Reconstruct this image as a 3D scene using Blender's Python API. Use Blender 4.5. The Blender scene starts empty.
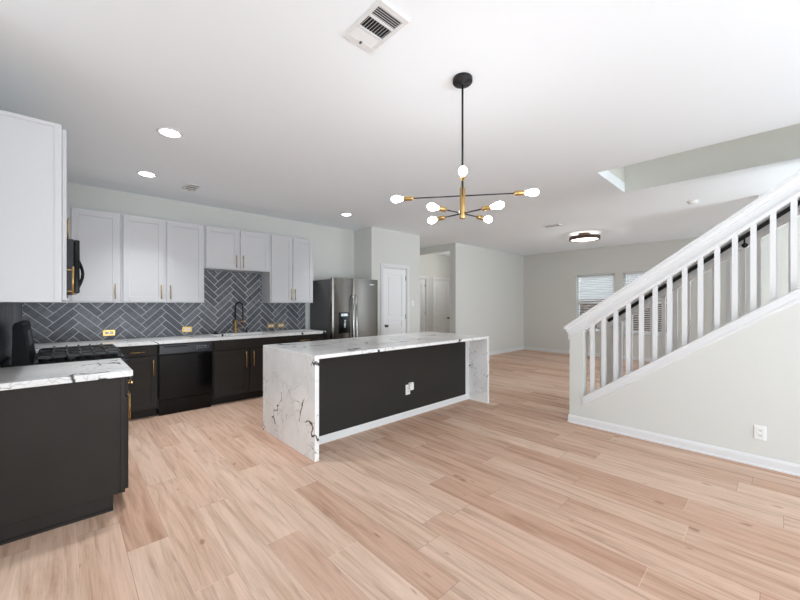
import bpy, bmesh, math, random
from mathutils import Vector, Matrix
random.seed(7)
R = math.radians
sc = bpy.context.scene
col = sc.collection

# ------------------------------------------------------------------ camera
cam = bpy.data.cameras.new('camera')
cam.sensor_width = 36.0
cam.lens = 357.1 / 800 * 36.0
cam.shift_y = 3.4 / 800
cam.clip_start = 0.02
camo = bpy.data.objects.new('camera', cam)
camo.location = (0, 0, 1.364)
camo.rotation_euler = (R(90), 0, R(46.77 - 90))
col.objects.link(camo)
sc.camera = camo

# ------------------------------------------------------------------ world, lights, exposure
world = bpy.data.worlds.new('world')
sc.world = world
world.use_nodes = True
bg = world.node_tree.nodes['Background']
bg.inputs['Color'].default_value = (0.80, 0.91, 1.0, 1)
bg.inputs['Strength'].default_value = .5
vs = sc.view_settings
vs.view_transform = 'Standard'
vs.look = 'None'
vs.gamma = 1.0
vs.use_curve_mapping = False
vs.exposure = 0.47
sc.cycles.max_bounces = 12
sc.cycles.diffuse_bounces = 6
sc.cycles.sample_clamp_indirect = 4.0


def area(name, loc, rot, sx, sy, power, color=(1, 1, 1), spread=180):
    d = bpy.data.lights.new(name, 'AREA')
    d.shape = 'RECTANGLE'
    d.size, d.size_y = sx, sy
    d.energy = power
    d.color = color
    d.spread = R(spread)
    o = bpy.data.objects.new(name, d)
    o.location = loc
    o.rotation_euler = [R(a) for a in rot]
    col.objects.link(o)
    return o


def point(name, loc, power, color=(1, 1, 1), radius=0.06, parent=None):
    d = bpy.data.lights.new(name, 'POINT')
    d.energy = power
    d.color = color
    d.shadow_soft_size = radius
    o = bpy.data.objects.new(name, d)
    o.location = loc
    if parent:
        o.parent = parent
    col.objects.link(o)
    return o


DAY = (0.83, 0.92, 1.0)
# daylight in unseen openings behind and beside the camera, tilted up to brighten the ceiling
area('rear_day_fill', (0.9, -3.2, 1.0), (128, 0, 0), 5.4, 1.7, 165, DAY)
area('nook_day_fill', (-2.95, 0.2, 1.1), (124, 0, -90), 4.2, 1.5, 27, DAY)
# daylight by the front entry and at the far windows, plus living-room fill
area('daylight_entry', (5.98, -2.3, 1.4), (90, 0, 0), 1.1, 2.1, 58, DAY)
area('daylight_windows', (11.6, 2.7, 3.3), (62, 0, 90), 3.6, 2.0, 420, DAY)
area('living_fill', (8.95, -3.2, 1.4), (90, 0, 0), .75, 2.0, 55, (.76, .89, 1))  # added unseen fill, placed so its reflection streaks the freezer door
# unseen fill lights added to brighten the hall and the stairwell shaft
point('hall_fill', (7.6, 5.9, 2.2), 8, (1, .98, .95), .12)
point('landing_fill', (4.75, -1.2, 4.7), 27, (.95, .98, 1), .15)


# ------------------------------------------------------------------ materials
def lin(c):
    c /= 255.0
    return c / 12.92 if c <= 0.04045 else ((c + 0.055) / 1.055) ** 2.4


def rgb(r, g, b):
    return (lin(r), lin(g), lin(b), 1)


class NT:
    def __init__(s, m):
        s.t = m.node_tree
        s.n = s.t.nodes

    def new(s, kind, **kw):
        n = s.n.new(kind)
        for k, v in kw.items():
            setattr(n, k, v)
        return n

    def link(s, a, b):
        s.t.links.new(a, b)

    def math(s, op, a, b=None, c=None):
        n = s.new('ShaderNodeMath', operation=op)
        for i, v in enumerate((a, b, c)):
            if v is None:
                continue
            if isinstance(v, (int, float)):
                n.inputs[i].default_value = v
            else:
                s.link(v, n.inputs[i])
        return n.outputs[0]

    def ramp(s, fac, stops):
        n = s.new('ShaderNodeValToRGB')
        el = n.color_ramp.elements
        while len(el) < len(stops):
            el.new(0.5)
        for e, (p, c) in zip(el, stops):
            e.position = p
            e.color = c
        s.link(fac, n.inputs[0])
        return n.outputs[0]

    def mix(s, fac, a, b, blend='MIX'):
        n = s.new('ShaderNodeMix', data_type='RGBA', blend_type=blend)
        for sock, v in ((n.inputs[0], fac), (n.inputs[6], a), (n.inputs[7], b)):
            if isinstance(v, (int, float, tuple)):
                sock.default_value = v
            else:
                s.link(v, sock)
        return n.outputs[2]

    def noise(s, vec, scale, detail=4, rough=.5, dist=0.0):
        n = s.new('ShaderNodeTexNoise')
        n.inputs['Scale'].default_value = scale
        n.inputs['Detail'].default_value = detail
        n.inputs['Roughness'].default_value = rough
        n.inputs['Distortion'].default_value = dist
        if vec is not None:
            s.link(vec, n.inputs['Vector'])
        return n


def mat(name, color, rough=.5, metal=0.0, spec=.5, var=0.0, vscale=6.0, bump=0.0, bscale=200.0):
    m = bpy.data.materials.new(name)
    m.use_nodes = True
    t = NT(m)
    b = t.n['Principled BSDF']
    b.inputs['Roughness'].default_value = rough
    b.inputs['Metallic'].default_value = metal
    b.inputs['Specular IOR Level'].default_value = spec
    tc = t.new('ShaderNodeTexCoord')
    if var > 0:
        n = t.noise(tc.outputs['Object'], vscale, 3)
        lo = tuple(c * (1 - var) for c in color[:3]) + (1,)
        hi = tuple(min(1, c * (1 + var)) for c in color[:3]) + (1,)
        t.link(t.ramp(n.outputs[0], [(.3, lo), (.7, hi)]), b.inputs['Base Color'])
    else:
        b.inputs['Base Color'].default_value = color
    if bump > 0:
        n = t.noise(tc.outputs['Object'], bscale, 2)
        bp = t.new('ShaderNodeBump')
        bp.inputs['Strength'].default_value = bump
        bp.inputs['Distance'].default_value = .002
        t.link(n.outputs[0], bp.inputs['Height'])
        t.link(bp.outputs[0], b.inputs['Normal'])
    return m


def emis(name, color, strength):
    m = bpy.data.materials.new(name)
    m.use_nodes = True
    b = m.node_tree.nodes['Principled BSDF']
    b.inputs['Base Color'].default_value = color
    b.inputs['Emission Color'].default_value = color
    b.inputs['Emission Strength'].default_value = strength
    return m


def floor_material():
    m = bpy.data.materials.new('oak_planks')
    m.use_nodes = True
    t = NT(m)
    b = t.n['Principled BSDF']
    tc = t.new('ShaderNodeTexCoord')
    sep = t.new('ShaderNodeSeparateXYZ')
    t.link(tc.outputs['Object'], sep.inputs[0])
    X, Y = sep.outputs[0], sep.outputs[1]
    W, L = .195, 1.35
    u = t.math('DIVIDE', t.math('ADD', X, 20.03), W)
    row = t.math('FLOOR', u)
    wn = t.new('ShaderNodeTexWhiteNoise', noise_dimensions='1D')
    t.link(row, wn.inputs['W'])
    v = t.math('ADD', t.math('DIVIDE', t.math('ADD', Y, 20.0), L), wn.outputs['Value'])
    cidx = t.math('FLOOR', v)
    comb = t.new('ShaderNodeCombineXYZ')
    t.link(row, comb.inputs[0]); t.link(cidx, comb.inputs[1])
    wn2 = t.new('ShaderNodeTexWhiteNoise', noise_dimensions='2D')
    t.link(comb.outputs[0], wn2.inputs['Vector'])
    tone = wn2.outputs['Value']
    # grain: coordinates stretched along the plank, shifted per plank
    gx = t.math('ADD', t.math('MULTIPLY', X, 22.0), t.math('MULTIPLY', tone, 57.0))
    gy = t.math('ADD', t.math('MULTIPLY', Y, 1.5), t.math('MULTIPLY', tone, 91.0))
    gv = t.new('ShaderNodeCombineXYZ')
    t.link(gx, gv.inputs[0]); t.link(gy, gv.inputs[1]); t.link(t.math('MULTIPLY', tone, 13.0), gv.inputs[2])
    n1 = t.noise(gv.outputs[0], 1.0, 8, .68, .8)
    gv2 = t.new('ShaderNodeVectorMath', operation='MULTIPLY')
    t.link(gv.outputs[0], gv2.inputs[0]); gv2.inputs[1].default_value = (4.5, 1.6, 1)
    n2 = t.noise(gv2.outputs[0], 1.6, 3, .6)
    gv3 = t.new('ShaderNodeVectorMath', operation='MULTIPLY')
    t.link(gv.outputs[0], gv3.inputs[0]); gv3.inputs[1].default_value = (.5, 2.6, 1)
    kn = t.noise(gv3.outputs[0], 1.6, 1, .4)
    base = t.ramp(tone, [(0, rgb(*FLOOR[0])), (.35, rgb(*FLOOR[1])), (.7, rgb(*FLOOR[2])), (1, rgb(*FLOOR[3]))])
    g1 = t.ramp(n1.outputs[0], [(.28, (.55, .48, .43, 1)), (.43, (.88, .86, .84, 1)), (.52, (1, 1, 1, 1)), (.68, (1.1, 1.1, 1.1, 1))])
    c = t.mix(.75, base, g1, 'MULTIPLY')
    gv4 = t.new('ShaderNodeVectorMath', operation='MULTIPLY')
    t.link(gv.outputs[0], gv4.inputs[0]); gv4.inputs[1].default_value = (.42, .42, 1)
    n4 = t.noise(gv4.outputs[0], 1.3, 3, .5, 1.2)
    g4 = t.ramp(n4.outputs[0], [(.33, (.74, .66, .58, 1)), (.48, (1, 1, 1, 1)), (.66, (1.06, 1.06, 1.07, 1))])
    c = t.mix(.6, c, g4, 'MULTIPLY')
    g2 = t.ramp(n2.outputs[0], [(.32, (.86, .84, .81, 1)), (.6, (1.02, 1.02, 1.02, 1))])
    c = t.mix(.6, c, g2, 'MULTIPLY')
    k2 = t.ramp(kn.outputs[0], [(.20, (.45, .34, .27, 1)), (.25, (1, 1, 1, 1))])
    c = t.mix(.6, c, k2, 'MULTIPLY')
    fu = t.math('FRACT', u)
    fv = t.math('FRACT', v)
    du = t.math('MULTIPLY', t.math('MINIMUM', fu, t.math('SUBTRACT', 1.0, fu)), W)
    dv = t.math('MULTIPLY', t.math('MINIMUM', fv, t.math('SUBTRACT', 1.0, fv)), L)
    gap = t.math('LESS_THAN', t.math('MINIMUM', du, dv), .0014)
    side = t.math('GREATER_THAN', wn.outputs['Value'], .45)
    c = t.mix(t.math('MULTIPLY', gap, .5), c, t.mix(side, rgb(120, 92, 74), rgb(236, 214, 194)))
    t.link(c, b.inputs['Base Color'])
    b.inputs['Roughness'].default_value = .5
    b.inputs['Specular IOR Level'].default_value = .1
    bp = t.new('ShaderNodeBump')
    bp.inputs['Strength'].default_value = .08
    bp.inputs['Distance'].default_value = .002
    t.link(n1.outputs[0], bp.inputs['Height'])
    t.link(bp.outputs[0], b.inputs['Normal'])
    return m


def quartz_material():
    m = bpy.data.materials.new('veined_quartz')
    m.use_nodes = True
    t = NT(m)
    b = t.n['Principled BSDF']
    tc = t.new('ShaderNodeTexCoord')
    mpo = t.new('ShaderNodeMapping')
    mpo.inputs['Location'].default_value = (3.1, 1.72, .4)
    t.link(tc.outputs['Object'], mpo.inputs['Vector'])
    P = mpo.outputs[0]
    d = t.noise(P, 2.6, 4, .6)
    sub = t.new('ShaderNodeVectorMath', operation='SUBTRACT')
    t.link(d.outputs['Color'], sub.inputs[0]); sub.inputs[1].default_value = (.5, .5, .5)
    scl = t.new('ShaderNodeVectorMath', operation='SCALE')
    t.link(sub.outputs[0], scl.inputs[0]); scl.inputs['Scale'].default_value = .55
    add = t.new('ShaderNodeVectorMath', operation='ADD')
    t.link(P, add.inputs[0]); t.link(scl.outputs[0], add.inputs[1])

    def vein(scale, wmin, wmax, mscale, lo, hi):
        v = t.new('ShaderNodeTexVoronoi', feature='DISTANCE_TO_EDGE')
        v.inputs['Scale'].default_value = scale
        t.link(add.outputs[0], v.inputs['Vector'])
        mk = t.noise(P, mscale, 3, .55)
        k = t.new('ShaderNodeMapRange', clamp=True)
        k.inputs['From Min'].default_value = lo
        k.inputs['From Max'].default_value = hi
        k.inputs['To Min'].default_value = wmin
        k.inputs['To Max'].default_value = wmax
        t.link(mk.outputs[0], k.inputs['Value'])
        r = t.math('DIVIDE', v.outputs['Distance'], t.math('MAXIMUM', k.outputs[0], .0001))
        mr = t.new('ShaderNodeMapRange', clamp=True)
        mr.inputs['From Min'].default_value = .5
        mr.inputs['From Max'].default_value = 1.3
        mr.inputs['To Min'].default_value = 1
        mr.inputs['To Max'].default_value = 0
        t.link(r, mr.inputs['Value'])
        return mr.outputs[0]
    v1 = vein(1.9, 0.0, .036, 3.0, .51, .68)
    v2 = vein(4.1, 0.0, .014, 3.0, .44, .70)
    v3 = vein(2.3, .004, .010, 2.0, .40, .60)
    cloud = t.noise(P, 2.2, 4, .6)
    base = t.ramp(cloud.outputs[0], [(.3, rgb(228, 228, 227)), (.6, rgb(245, 245, 244))])
    c = t.mix(t.math('MULTIPLY', v3, .28), base, rgb(120, 118, 116))
    c = t.mix(t.math('MULTIPLY', v2, .75), c, rgb(88, 86, 84))
    c = t.mix(t.math('MULTIPLY', v1, .95), c, rgb(40, 39, 38))
    t.link(c, b.inputs['Base Color'])
    b.inputs['Roughness'].default_value = .16
    return m


def brushed_steel(name, color, rough, axis_scale=(2, 2, 120)):
    m = bpy.data.materials.new(name)
    m.use_nodes = True
    t = NT(m)
    b = t.n['Principled BSDF']
    tc = t.new('ShaderNodeTexCoord')
    mp = t.new('ShaderNodeMapping')
    mp.inputs['Scale'].default_value = axis_scale
    t.link(tc.outputs['Object'], mp.inputs['Vector'])
    n = t.noise(mp.outputs[0], 4, 2)
    lo = tuple(c * .92 for c in color[:3]) + (1,)
    hi = tuple(c * 1.05 for c in color[:3]) + (1,)
    t.link(t.ramp(n.outputs[0], [(.35, lo), (.65, hi)]), b.inputs['Base Color'])
    b.inputs['Metallic'].default_value = .95
    b.inputs['Roughness'].default_value = rough
    return m


def tile_glaze(name, color, deg):
    m = bpy.data.materials.new(name)
    m.use_nodes = True
    t = NT(m)
    b = t.n['Principled BSDF']
    tc = t.new('ShaderNodeTexCoord')
    mp = t.new('ShaderNodeMapping')
    mp.inputs['Rotation'].default_value = (0, R(deg), 0)
    mp2 = t.new('ShaderNodeMapping')
    mp2.inputs['Scale'].default_value = (6, 70, 70)
    t.link(tc.outputs['Object'], mp.inputs['Vector'])
    t.link(mp.outputs[0], mp2.inputs['Vector'])
    n = t.noise(mp2.outputs[0], 1.0, 4, .65)
    lo = tuple(c * .62 for c in color[:3]) + (1,)
    hi = tuple(c * 1.45 for c in color[:3]) + (1,)
    t.link(t.ramp(n.outputs[0], [(.32, lo), (.68, hi)]), b.inputs['Base Color'])
    b.inputs['Roughness'].default_value = .3
    b.inputs['Specular IOR Level'].default_value = .25
    return m


FLOOR = [(197, 160, 138), (212, 181, 160), (219, 192, 172), (205, 170, 149)]
M = {}
M['floor'] = floor_material()
M['quartz'] = quartz_material()
M['wall'] = mat('greige_paint', rgb(216, 216, 211), .85, spec=.2, bump=.05, bscale=160)
M['ceiling'] = mat('ceiling_paint', rgb(243, 248, 252), .9, spec=.15, bump=.06, bscale=90)
M['trim'] = mat('white_trim', rgb(226, 226, 226), .45, spec=.35)
M['white_cab'] = mat('white_lacquer', rgb(201, 201, 203), .4, spec=.4)
M['dark_cab'] = mat('charcoal_lacquer', rgb(50, 46, 43), .5, spec=.15, var=.08, vscale=3)
M['dark_panel'] = mat('charcoal_panel', rgb(47, 45, 42), .6, spec=.25)
M['black_gloss'] = mat('black_enamel', rgb(10, 10, 11), .14, spec=.25)
M['black_matte'] = mat('black_matte', rgb(9, 9, 10), .5, spec=.12)
M['black_panel'] = mat('black_control_panel', rgb(30, 33, 40), .3, spec=.5)
M['black_iron'] = mat('cast_iron', rgb(22, 22, 23), .5, bump=.3, bscale=400)
M['black_satin'] = mat('black_satin_metal', rgb(28, 28, 30), .38, metal=.3)
M['brass'] = mat('brushed_brass', rgb(192, 158, 102), .3, metal=1.0, var=.05, vscale=30)
M['steel'] = brushed_steel('brushed_steel', rgb(114, 109, 104), .24)
M['steel_light'] = brushed_steel('polished_steel', rgb(205, 205, 205), .2)
M['fridge_side'] = mat('grey_enamel_side', rgb(84, 84, 84), .5)
M['door_paint'] = mat('door_paint', rgb(238, 238, 238), .5, spec=.35)
for _k, _c in enumerate(((98, 100, 106), (113, 115, 120), (86, 89, 95))):
    for _o in (0, 1):
        M['tile%d%d' % (_k, _o)] = tile_glaze('slate_glaze', rgb(*_c), 45 if _o else -45)
M['grout'] = mat('pale_grout', rgb(226, 226, 224), .9)
M['white_plastic'] = mat('white_plastic', rgb(238, 238, 236), .35)
M['dark_slot'] = mat('dark_slot', rgb(35, 35, 35), .8)
M['porcelain'] = mat('white_porcelain', rgb(240, 240, 238), .2)
M['bronze'] = mat('dark_bronze', rgb(92, 74, 64), .45, metal=.5)
M['nickel'] = mat('dark_nickel', rgb(110, 105, 100), .3, metal=1.0)
M['blind'] = mat('blind_slats', rgb(238, 238, 238), .6)
_t = NT(M['blind'])
_tr = _t.new('ShaderNodeBsdfTranslucent')
_tr.inputs['Color'].default_value = (.9, .89, .88, 1)
_mx = _t.new('ShaderNodeMixShader')
_mx.inputs[0].default_value = .4
_t.link(_t.n['Principled BSDF'].outputs[0], _mx.inputs[1])
_t.link(_tr.outputs[0], _mx.inputs[2])
_t.link(_mx.outputs[0], _t.n['Material Output'].inputs['Surface'])
M['fence'] = mat('brown_fence', rgb(112, 88, 78), .9, var=.2, vscale=8)
M['grass'] = mat('grass_ground', rgb(96, 104, 70), .95, var=.2, vscale=3)
M['riser'] = mat('riser_paint', rgb(235, 235, 235), .6)
M['bulb'] = emis('lit_bulb', (.98, .98, 1, 1), 24)
M['can'] = emis('lit_lens', (1, .98, .95, 1), 14)
M['diffuser'] = emis('lit_diffuser', (1, .96, .9, 1), 5)
M['halo'] = emis('lit_halo', (1, .96, .9, 1), .9)
gl = bpy.data.materials.new('window_glass')
gl.use_nodes = True
gb = gl.node_tree.nodes['Principled BSDF']
gb.inputs['Transmission Weight'].default_value = 1.0
gb.inputs['Roughness'].default_value = 0.0
gb.inputs['IOR'].default_value = 1.02
M['glass'] = gl


# ------------------------------------------------------------------ mesh helpers
class MB:
    """Collects shapes into one mesh."""

    def __init__(s):
        s.bm = bmesh.new()

    def box(s, x0, x1, y0, y1, z0, z1, bev=0.0, seg=1, mi=0):
        r = bmesh.ops.create_cube(s.bm, size=1.0)
        vs_ = r['verts']
        for v in vs_:
            v.co = Vector((x0 + (v.co.x + .5) * (x1 - x0), y0 + (v.co.y + .5) * (y1 - y0), z0 + (v.co.z + .5) * (z1 - z0)))
        fs = set(f for v in vs_ for f in v.link_faces)
        for f in fs:
            f.material_index = mi
        if bev > 0:
            es = list(set(e for v in vs_ for e in v.link_edges))
            bmesh.ops.bevel(s.bm, geom=es, offset=bev, segments=seg, affect='EDGES', profile=.5)
        return s

    def prism(s, pts, vec, mi=0):
        """polygon pts (3-D) extruded by vec"""
        a = [s.bm.verts.new(p) for p in pts]
        b_ = [s.bm.verts.new(Vector(p) + Vector(vec)) for p in pts]
        n = len(pts)
        fs = [s.bm.faces.new(list(reversed(a))), s.bm.faces.new(b_)]
        for i in range(n):
            fs.append(s.bm.faces.new([a[i], a[(i + 1) % n], b_[(i + 1) % n], b_[i]]))
        for f in fs:
            f.material_index = mi
        return s

    def tube(s, pts, r, n=10, caps=True, smooth=True):
        pts = [Vector(p) for p in pts]
        rs = r if isinstance(r, (list, tuple)) else [r] * len(pts)
        rings = []
        up = None
        for i, p in enumerate(pts):
            if i == 0:
                d = pts[1] - pts[0]
            elif i == len(pts) - 1:
                d = pts[-1] - pts[-2]
            else:
                d = (pts[i + 1] - pts[i]).normalized() + (pts[i] - pts[i - 1]).normalized()
            d.normalize()
            if up is None:
                up = Vector((0, 0, 1)) if abs(d.z) < .9 else Vector((1, 0, 0))
            a = d.cross(up)
            if a.length < 1e-4:
                a = d.cross(Vector((0, 1, 0)))
            a.normalize()
            b_ = d.cross(a).normalized()
            up = -b_ if False else up
            rings.append([s.bm.verts.new(p + (a * math.cos(2 * math.pi * k / n) + b_ * math.sin(2 * math.pi * k / n)) * rs[i]) for k in range(n)])
        for q in range(len(rings) - 1):
            for k in range(n):
                f = s.bm.faces.new([rings[q][k], rings[q][(k + 1) % n], rings[q + 1][(k + 1) % n], rings[q + 1][k]])
                f.smooth = smooth
        if caps:
            s.bm.faces.new(list(reversed(rings[0])))
            s.bm.faces.new(rings[-1])
        return s

    def lathe(s, prof, origin=(0, 0, 0), axis=(0, 0, 1), n=24, smooth=True):
        """prof: list of (radius, height) along axis"""
        o = Vector(origin)
        ax = Vector(axis).normalized()
        t_ = Vector((1, 0, 0)) if abs(ax.x) < .9 else Vector((0, 1, 0))
        a = ax.cross(t_).normalized()
        b_ = ax.cross(a).normalized()
        rings = []
        for (r, h) in prof:
            if r < 1e-6:
                rings.append([s.bm.verts.new(o + ax * h)])
            else:
                rings.append([s.bm.verts.new(o + ax * h + (a * math.cos(2 * math.pi * k / n) + b_ * math.sin(2 * math.pi * k / n)) * r) for k in range(n)])
        for q in range(len(rings) - 1):
            A, B = rings[q], rings[q + 1]
            for k in range(n):
                if len(A) == 1 and len(B) == 1:
                    continue
                if len(A) == 1:
                    f = s.bm.faces.new([A[0], B[(k + 1) % n], B[k]])
                elif len(B) == 1:
                    f = s.bm.faces.new([A[k], A[(k + 1) % n], B[0]])
                else:
                    f = s.bm.faces.new([A[k], A[(k + 1) % n], B[(k + 1) % n], B[k]])
                f.smooth = smooth
        if len(rings[0]) > 1:
            s.bm.faces.new(list(reversed(rings[0])))
        if len(rings[-1]) > 1:
            s.bm.faces.new(rings[-1])
        return s

    def build(s, name, mats, parent=None, loc=None):
        me = bpy.data.meshes.new(name)
        bmesh.ops.recalc_face_normals(s.bm, faces=s.bm.faces)
        s.bm.to_mesh(me)
        s.bm.free()
        if not isinstance(mats, (list, tuple)):
            mats = [mats]
        for m in mats:
            me.materials.append(m)
        o = bpy.data.objects.new(name, me)
        col.objects.link(o)
        if parent is not None:
            o.parent = parent
            base = Vector((0, 0, 0))
            p = parent
            while p is not None:
                base += p.location
                p = p.parent
            me.transform(Matrix.Translation(-base))
        elif loc is not None:
            me.transform(Matrix.Translation(-Vector(loc)))
            o.location = loc
        return o


def thing(name, label, cat, loc=(0, 0, 0), group=None):
    o = bpy.data.objects.new(name, None)
    o.empty_display_size = .1
    o.location = loc
    col.objects.link(o)
    o['label'] = label
    o['category'] = cat
    if group:
        o['group'] = group
    return o


def tag(o, label, cat, group=None):
    o['label'] = label
    o['category'] = cat
    if group:
        o['group'] = group
    return o


def struct(name, mb, m):
    o = mb.build(name, m)
    o['kind'] = 'structure'
    return o


# ------------------------------------------------------------------ the setting
CZ = 2.79          # ceiling height
XL = -0.345        # kitchen left wall
YS = 5.74          # sink wall
XF = 9.96          # far living-room wall
YL = 5.22          # living-room side wall
KX = 4.24          # stair knee wall, room face
OX0, OX1, OY = 4.24, 5.25, 1.365   # stair opening in the ceiling

struct('floor', MB().box(-3.2, XF + .1, -3.4, 8.0, -.12, 0), M['floor'])
c = MB()
c.box(-3.2, OX0, -3.4, 8.0, CZ, CZ + .12)
c.box(OX0, OX1, OY, 8.0, CZ, CZ + .12)
c.box(OX1 + .001, XF + .1, -3.4, 8.0, CZ, CZ + .12)
struct('ceiling', c, M['ceiling'])
# walls
PX0S = 4.155
struct('wall_left', MB().box(XL - .12, XL, 2.6, YS + .12, 0, CZ), M['wall'])
struct('wall_sink', MB().box(XL, PX0S, YS, YS + .12, 0, CZ), M['wall'])
# pantry block: side wall, front wall with a door opening
PX0, PX1, PY = 4.155, 5.45, 5.19
DX0, DX1, DZ = 4.435, 5.06, 2.06
w = MB()
w.box(PX0, PX0 + .1, PY + .1, YS + .12, 0, CZ)
struct('wall_pantry_side', w, M['wall'])
w = MB()
w.box(PX0, DX0, PY, PY + .1, 0, CZ)
w.box(DX1, PX1, PY, PY + .1, 0, CZ)
w.box(DX0, DX1, PY, PY + .1, DZ, CZ)
struct('wall_pantry', w, M['wall'])
struct('wall_pantry_return', MB().box(PX1 - .1, PX1, PY + .1, 6.8, 0, CZ), M['wall'])
# alcove / hall
HY = 6.8
w = MB()
h1, h2 = (6.70, 7.40), (7.71, 8.46)
w.box(PX1 - .1, h1[0], HY, HY + .12, 0, CZ)
w.box(h1[1], h2[0], HY, HY + .12, 0, CZ)
w.box(h2[1], 9.5, HY, HY + .12, 0, CZ)
for a in (h1, h2):
    w.box(a[0], a[1], HY, HY + .12, 2.05, CZ)
struct('wall_hall', w, M['wall'])
struct('wall_hall_end', MB().box(9.5, 9.6, YL + .165, HY + .12, 0, CZ), M['wall'])
struct('trim_1', MB().box(6.70, 6.82, YL + .165, HY, 2.63, CZ), M['wall'])   # header over the hall
struct('wall_living', MB().box(6.70, XF + .1, YL, YL + .165, 0, CZ), M['wall'])
# far wall with two windows
WY = [(2.81, 3.72), (1.70, 2.63)]
WZ0, WZ1 = .64, 2.12
w = MB()
w.box(XF, XF + .14, WY[0][1], YL, 0, CZ)
w.box(XF, XF + .14, WY[1][1], WY[0][0], 0, CZ)
w.box(XF, XF + .14, -3.4, WY[1][0], 0, CZ)
for a, b_ in WY:
    w.box(XF, XF + .14, a, b_, 0, WZ0)
    w.box(XF, XF + .14, a, b_, WZ1, CZ)
struct('wall_far', w, M['wall'])
# entry wall beyond the stairs, bright with daylight
struct('wall_entry', MB().box(6.65, 6.77, -3.4, .2, 0, CZ), M['wall'])
# walls behind the camera with wide daylight openings
w = MB()
w.box(-3.2, -1.9, -3.4, -3.28, 0, CZ).box(3.8, 4.24, -3.4, -3.28, 0, CZ).box(-1.9, 3.8, -3.4, -3.28, 2.45, CZ)
struct('wall_rear', w, M['wall'])
w = MB()
w.box(-3.2, -3.08, -3.28, -2.0, 0, CZ).box(-3.2, -3.08, 2.4, 2.6, 0, CZ).box(-3.2, -3.08, -2.0, 2.4, 2.4, CZ).box(-3.2, -3.08, -2.0, 2.4, 0, .3)
struct('wall_nook', w, M['wall'])
struct('wall_nook_end', MB().box(-3.2, XL - .12, 2.6, 2.72, 0, CZ), M['wall'])
# stairwell shaft above the ceiling opening
struct('wall_shaft_far', MB().box(OX1, OX1 + .1, -2.6, OY, CZ + .0006, 5.2), M['wall'])
struct('wall_shaft_end', MB().box(OX0 - .1, OX1 + .1, OY, OY + .1, CZ + .122, 5.2), M['wall'])
struct('wall_shaft_near', MB().box(OX0 - .1, OX0, -2.6, OY, CZ + .122, 5.2), M['wall'])
struct('wall_shaft_back', MB().box(OX0, OX1, -2.7, -2.6, CZ + .002, 5.2), M['wall'])
struct('ceiling_shaft', MB().box(OX0 - .1, OX1 + .1, -2.7, OY + .1, 5.2, 5.3), M['ceiling'])


def skirting(name, pts, depth=.014, hgt=.088):
    """pts: segments (x0,y0,x1,y1,nx,ny) with n the direction into the room"""
    m = MB()
    for (x0, y0, x1, y1, nx, ny) in pts:
        d = Vector((x1 - x0, y1 - y0, 0))
        n = Vector((nx, ny, 0))
        p = Vector((x0, y0, 0))
        prof = [(0, 0), (depth + .006, 0), (depth + .006, .012), (depth, .02), (depth, hgt - .02), (depth * .55, hgt), (0, hgt)]
        m.prism([p + n * a + Vector((0, 0, z)) for a, z in prof], d)
    return struct(name, m, M['trim'])


skirting('baseboard_living', [(6.70, YL, XF, YL, 0, -1)])
skirting('baseboard_far', [(XF, -3.2, XF, YL, -1, 0)])
skirting('baseboard_pantry', [(PX0, PY, 4.37, PY, 0, -1), (5.13, PY, PX1, PY, 0, -1), (PX1, PY, PX1, HY, 1, 0)])
skirting('baseboard_hall', [(PX1, HY, 6.63, HY, 0, -1), (7.47, HY, 7.64, HY, 0, -1), (8.53, HY, 9.5, HY, 0, -1)])
skirting('baseboard_entry', [(6.65, -3.2, 6.65, .2, -1, 0)])


# doors: three-panel moulded leaf, knob, hinge, casing
def panel_door(name, x0, x1, y, ztop, knob_left, detail, recess=.02, casing=.065):
    m = MB()
    yf = y + recess
    rel = .015
    W = x1 - x0
    m.box(x0, x1, yf + rel, yf + .036, .01, ztop)
    st = .115 * W / .66
    rails = [(.01, .24), (.80, .90), (1.02, 1.10), (ztop - .125, ztop)]
    m.box(x0, x0 + st, yf, yf + rel, .01, ztop, .002)
    m.box(x1 - st, x1, yf, yf + rel, .01, ztop, .002)
    for z0, z1 in rails:
        m.box(x0 + st, x1 - st, yf, yf + rel, z0, z1, .002)
    for z0, z1 in ((.24, .80), (.90, 1.02), (1.10, ztop - .125)):
        q = .03
        m.box(x0 + st + q, x1 - st - q, yf + .003, yf + rel, z0 + q, z1 - q, .004)
    d = m.build(name, M['door_paint'])
    d['kind'] = 'structure'
    kx = x0 + .06 if knob_left else x1 - .06
    k = MB()
    k.lathe([(.028, 0), (.028, .006), (.012, .010), (.011, .03), (.026, .04), (.028, .052), (.020, .062), (0, .064)], (kx, yf, .93), (0, -1, 0), 18)
    k.build('door_knob', M['nickel'], d)
    hx = x1 - .004 if knob_left else x0 + .004
    for z in (.25, 1.1, ztop - .17):
        MB().tube([(hx, yf - .006, z - .045), (hx, yf - .006, z + .045)], .007, 8).build('hinge', M['nickel'], d)
    return d


def casing(name, x0, x1, y, ztop, cw=.068):
    m = MB()
    t_ = .018
    m.box(x0 - cw, x0, y - t_, y, 0, ztop + cw, .004)
    m.box(x1, x1 + cw, y - t_, y, 0, ztop + cw, .004)
    m.box(x0, x1, y - t_, y, ztop, ztop + cw, .004)
    m.box(x0, x0 + .012, y, y + .10, 0, ztop)
    m.box(x1 - .012, x1, y, y + .10, 0, ztop)
    m.box(x0 + .012, x1 - .012, y, y + .10, ztop - .012, ztop)
    return struct(name, m, M['trim'])


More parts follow.
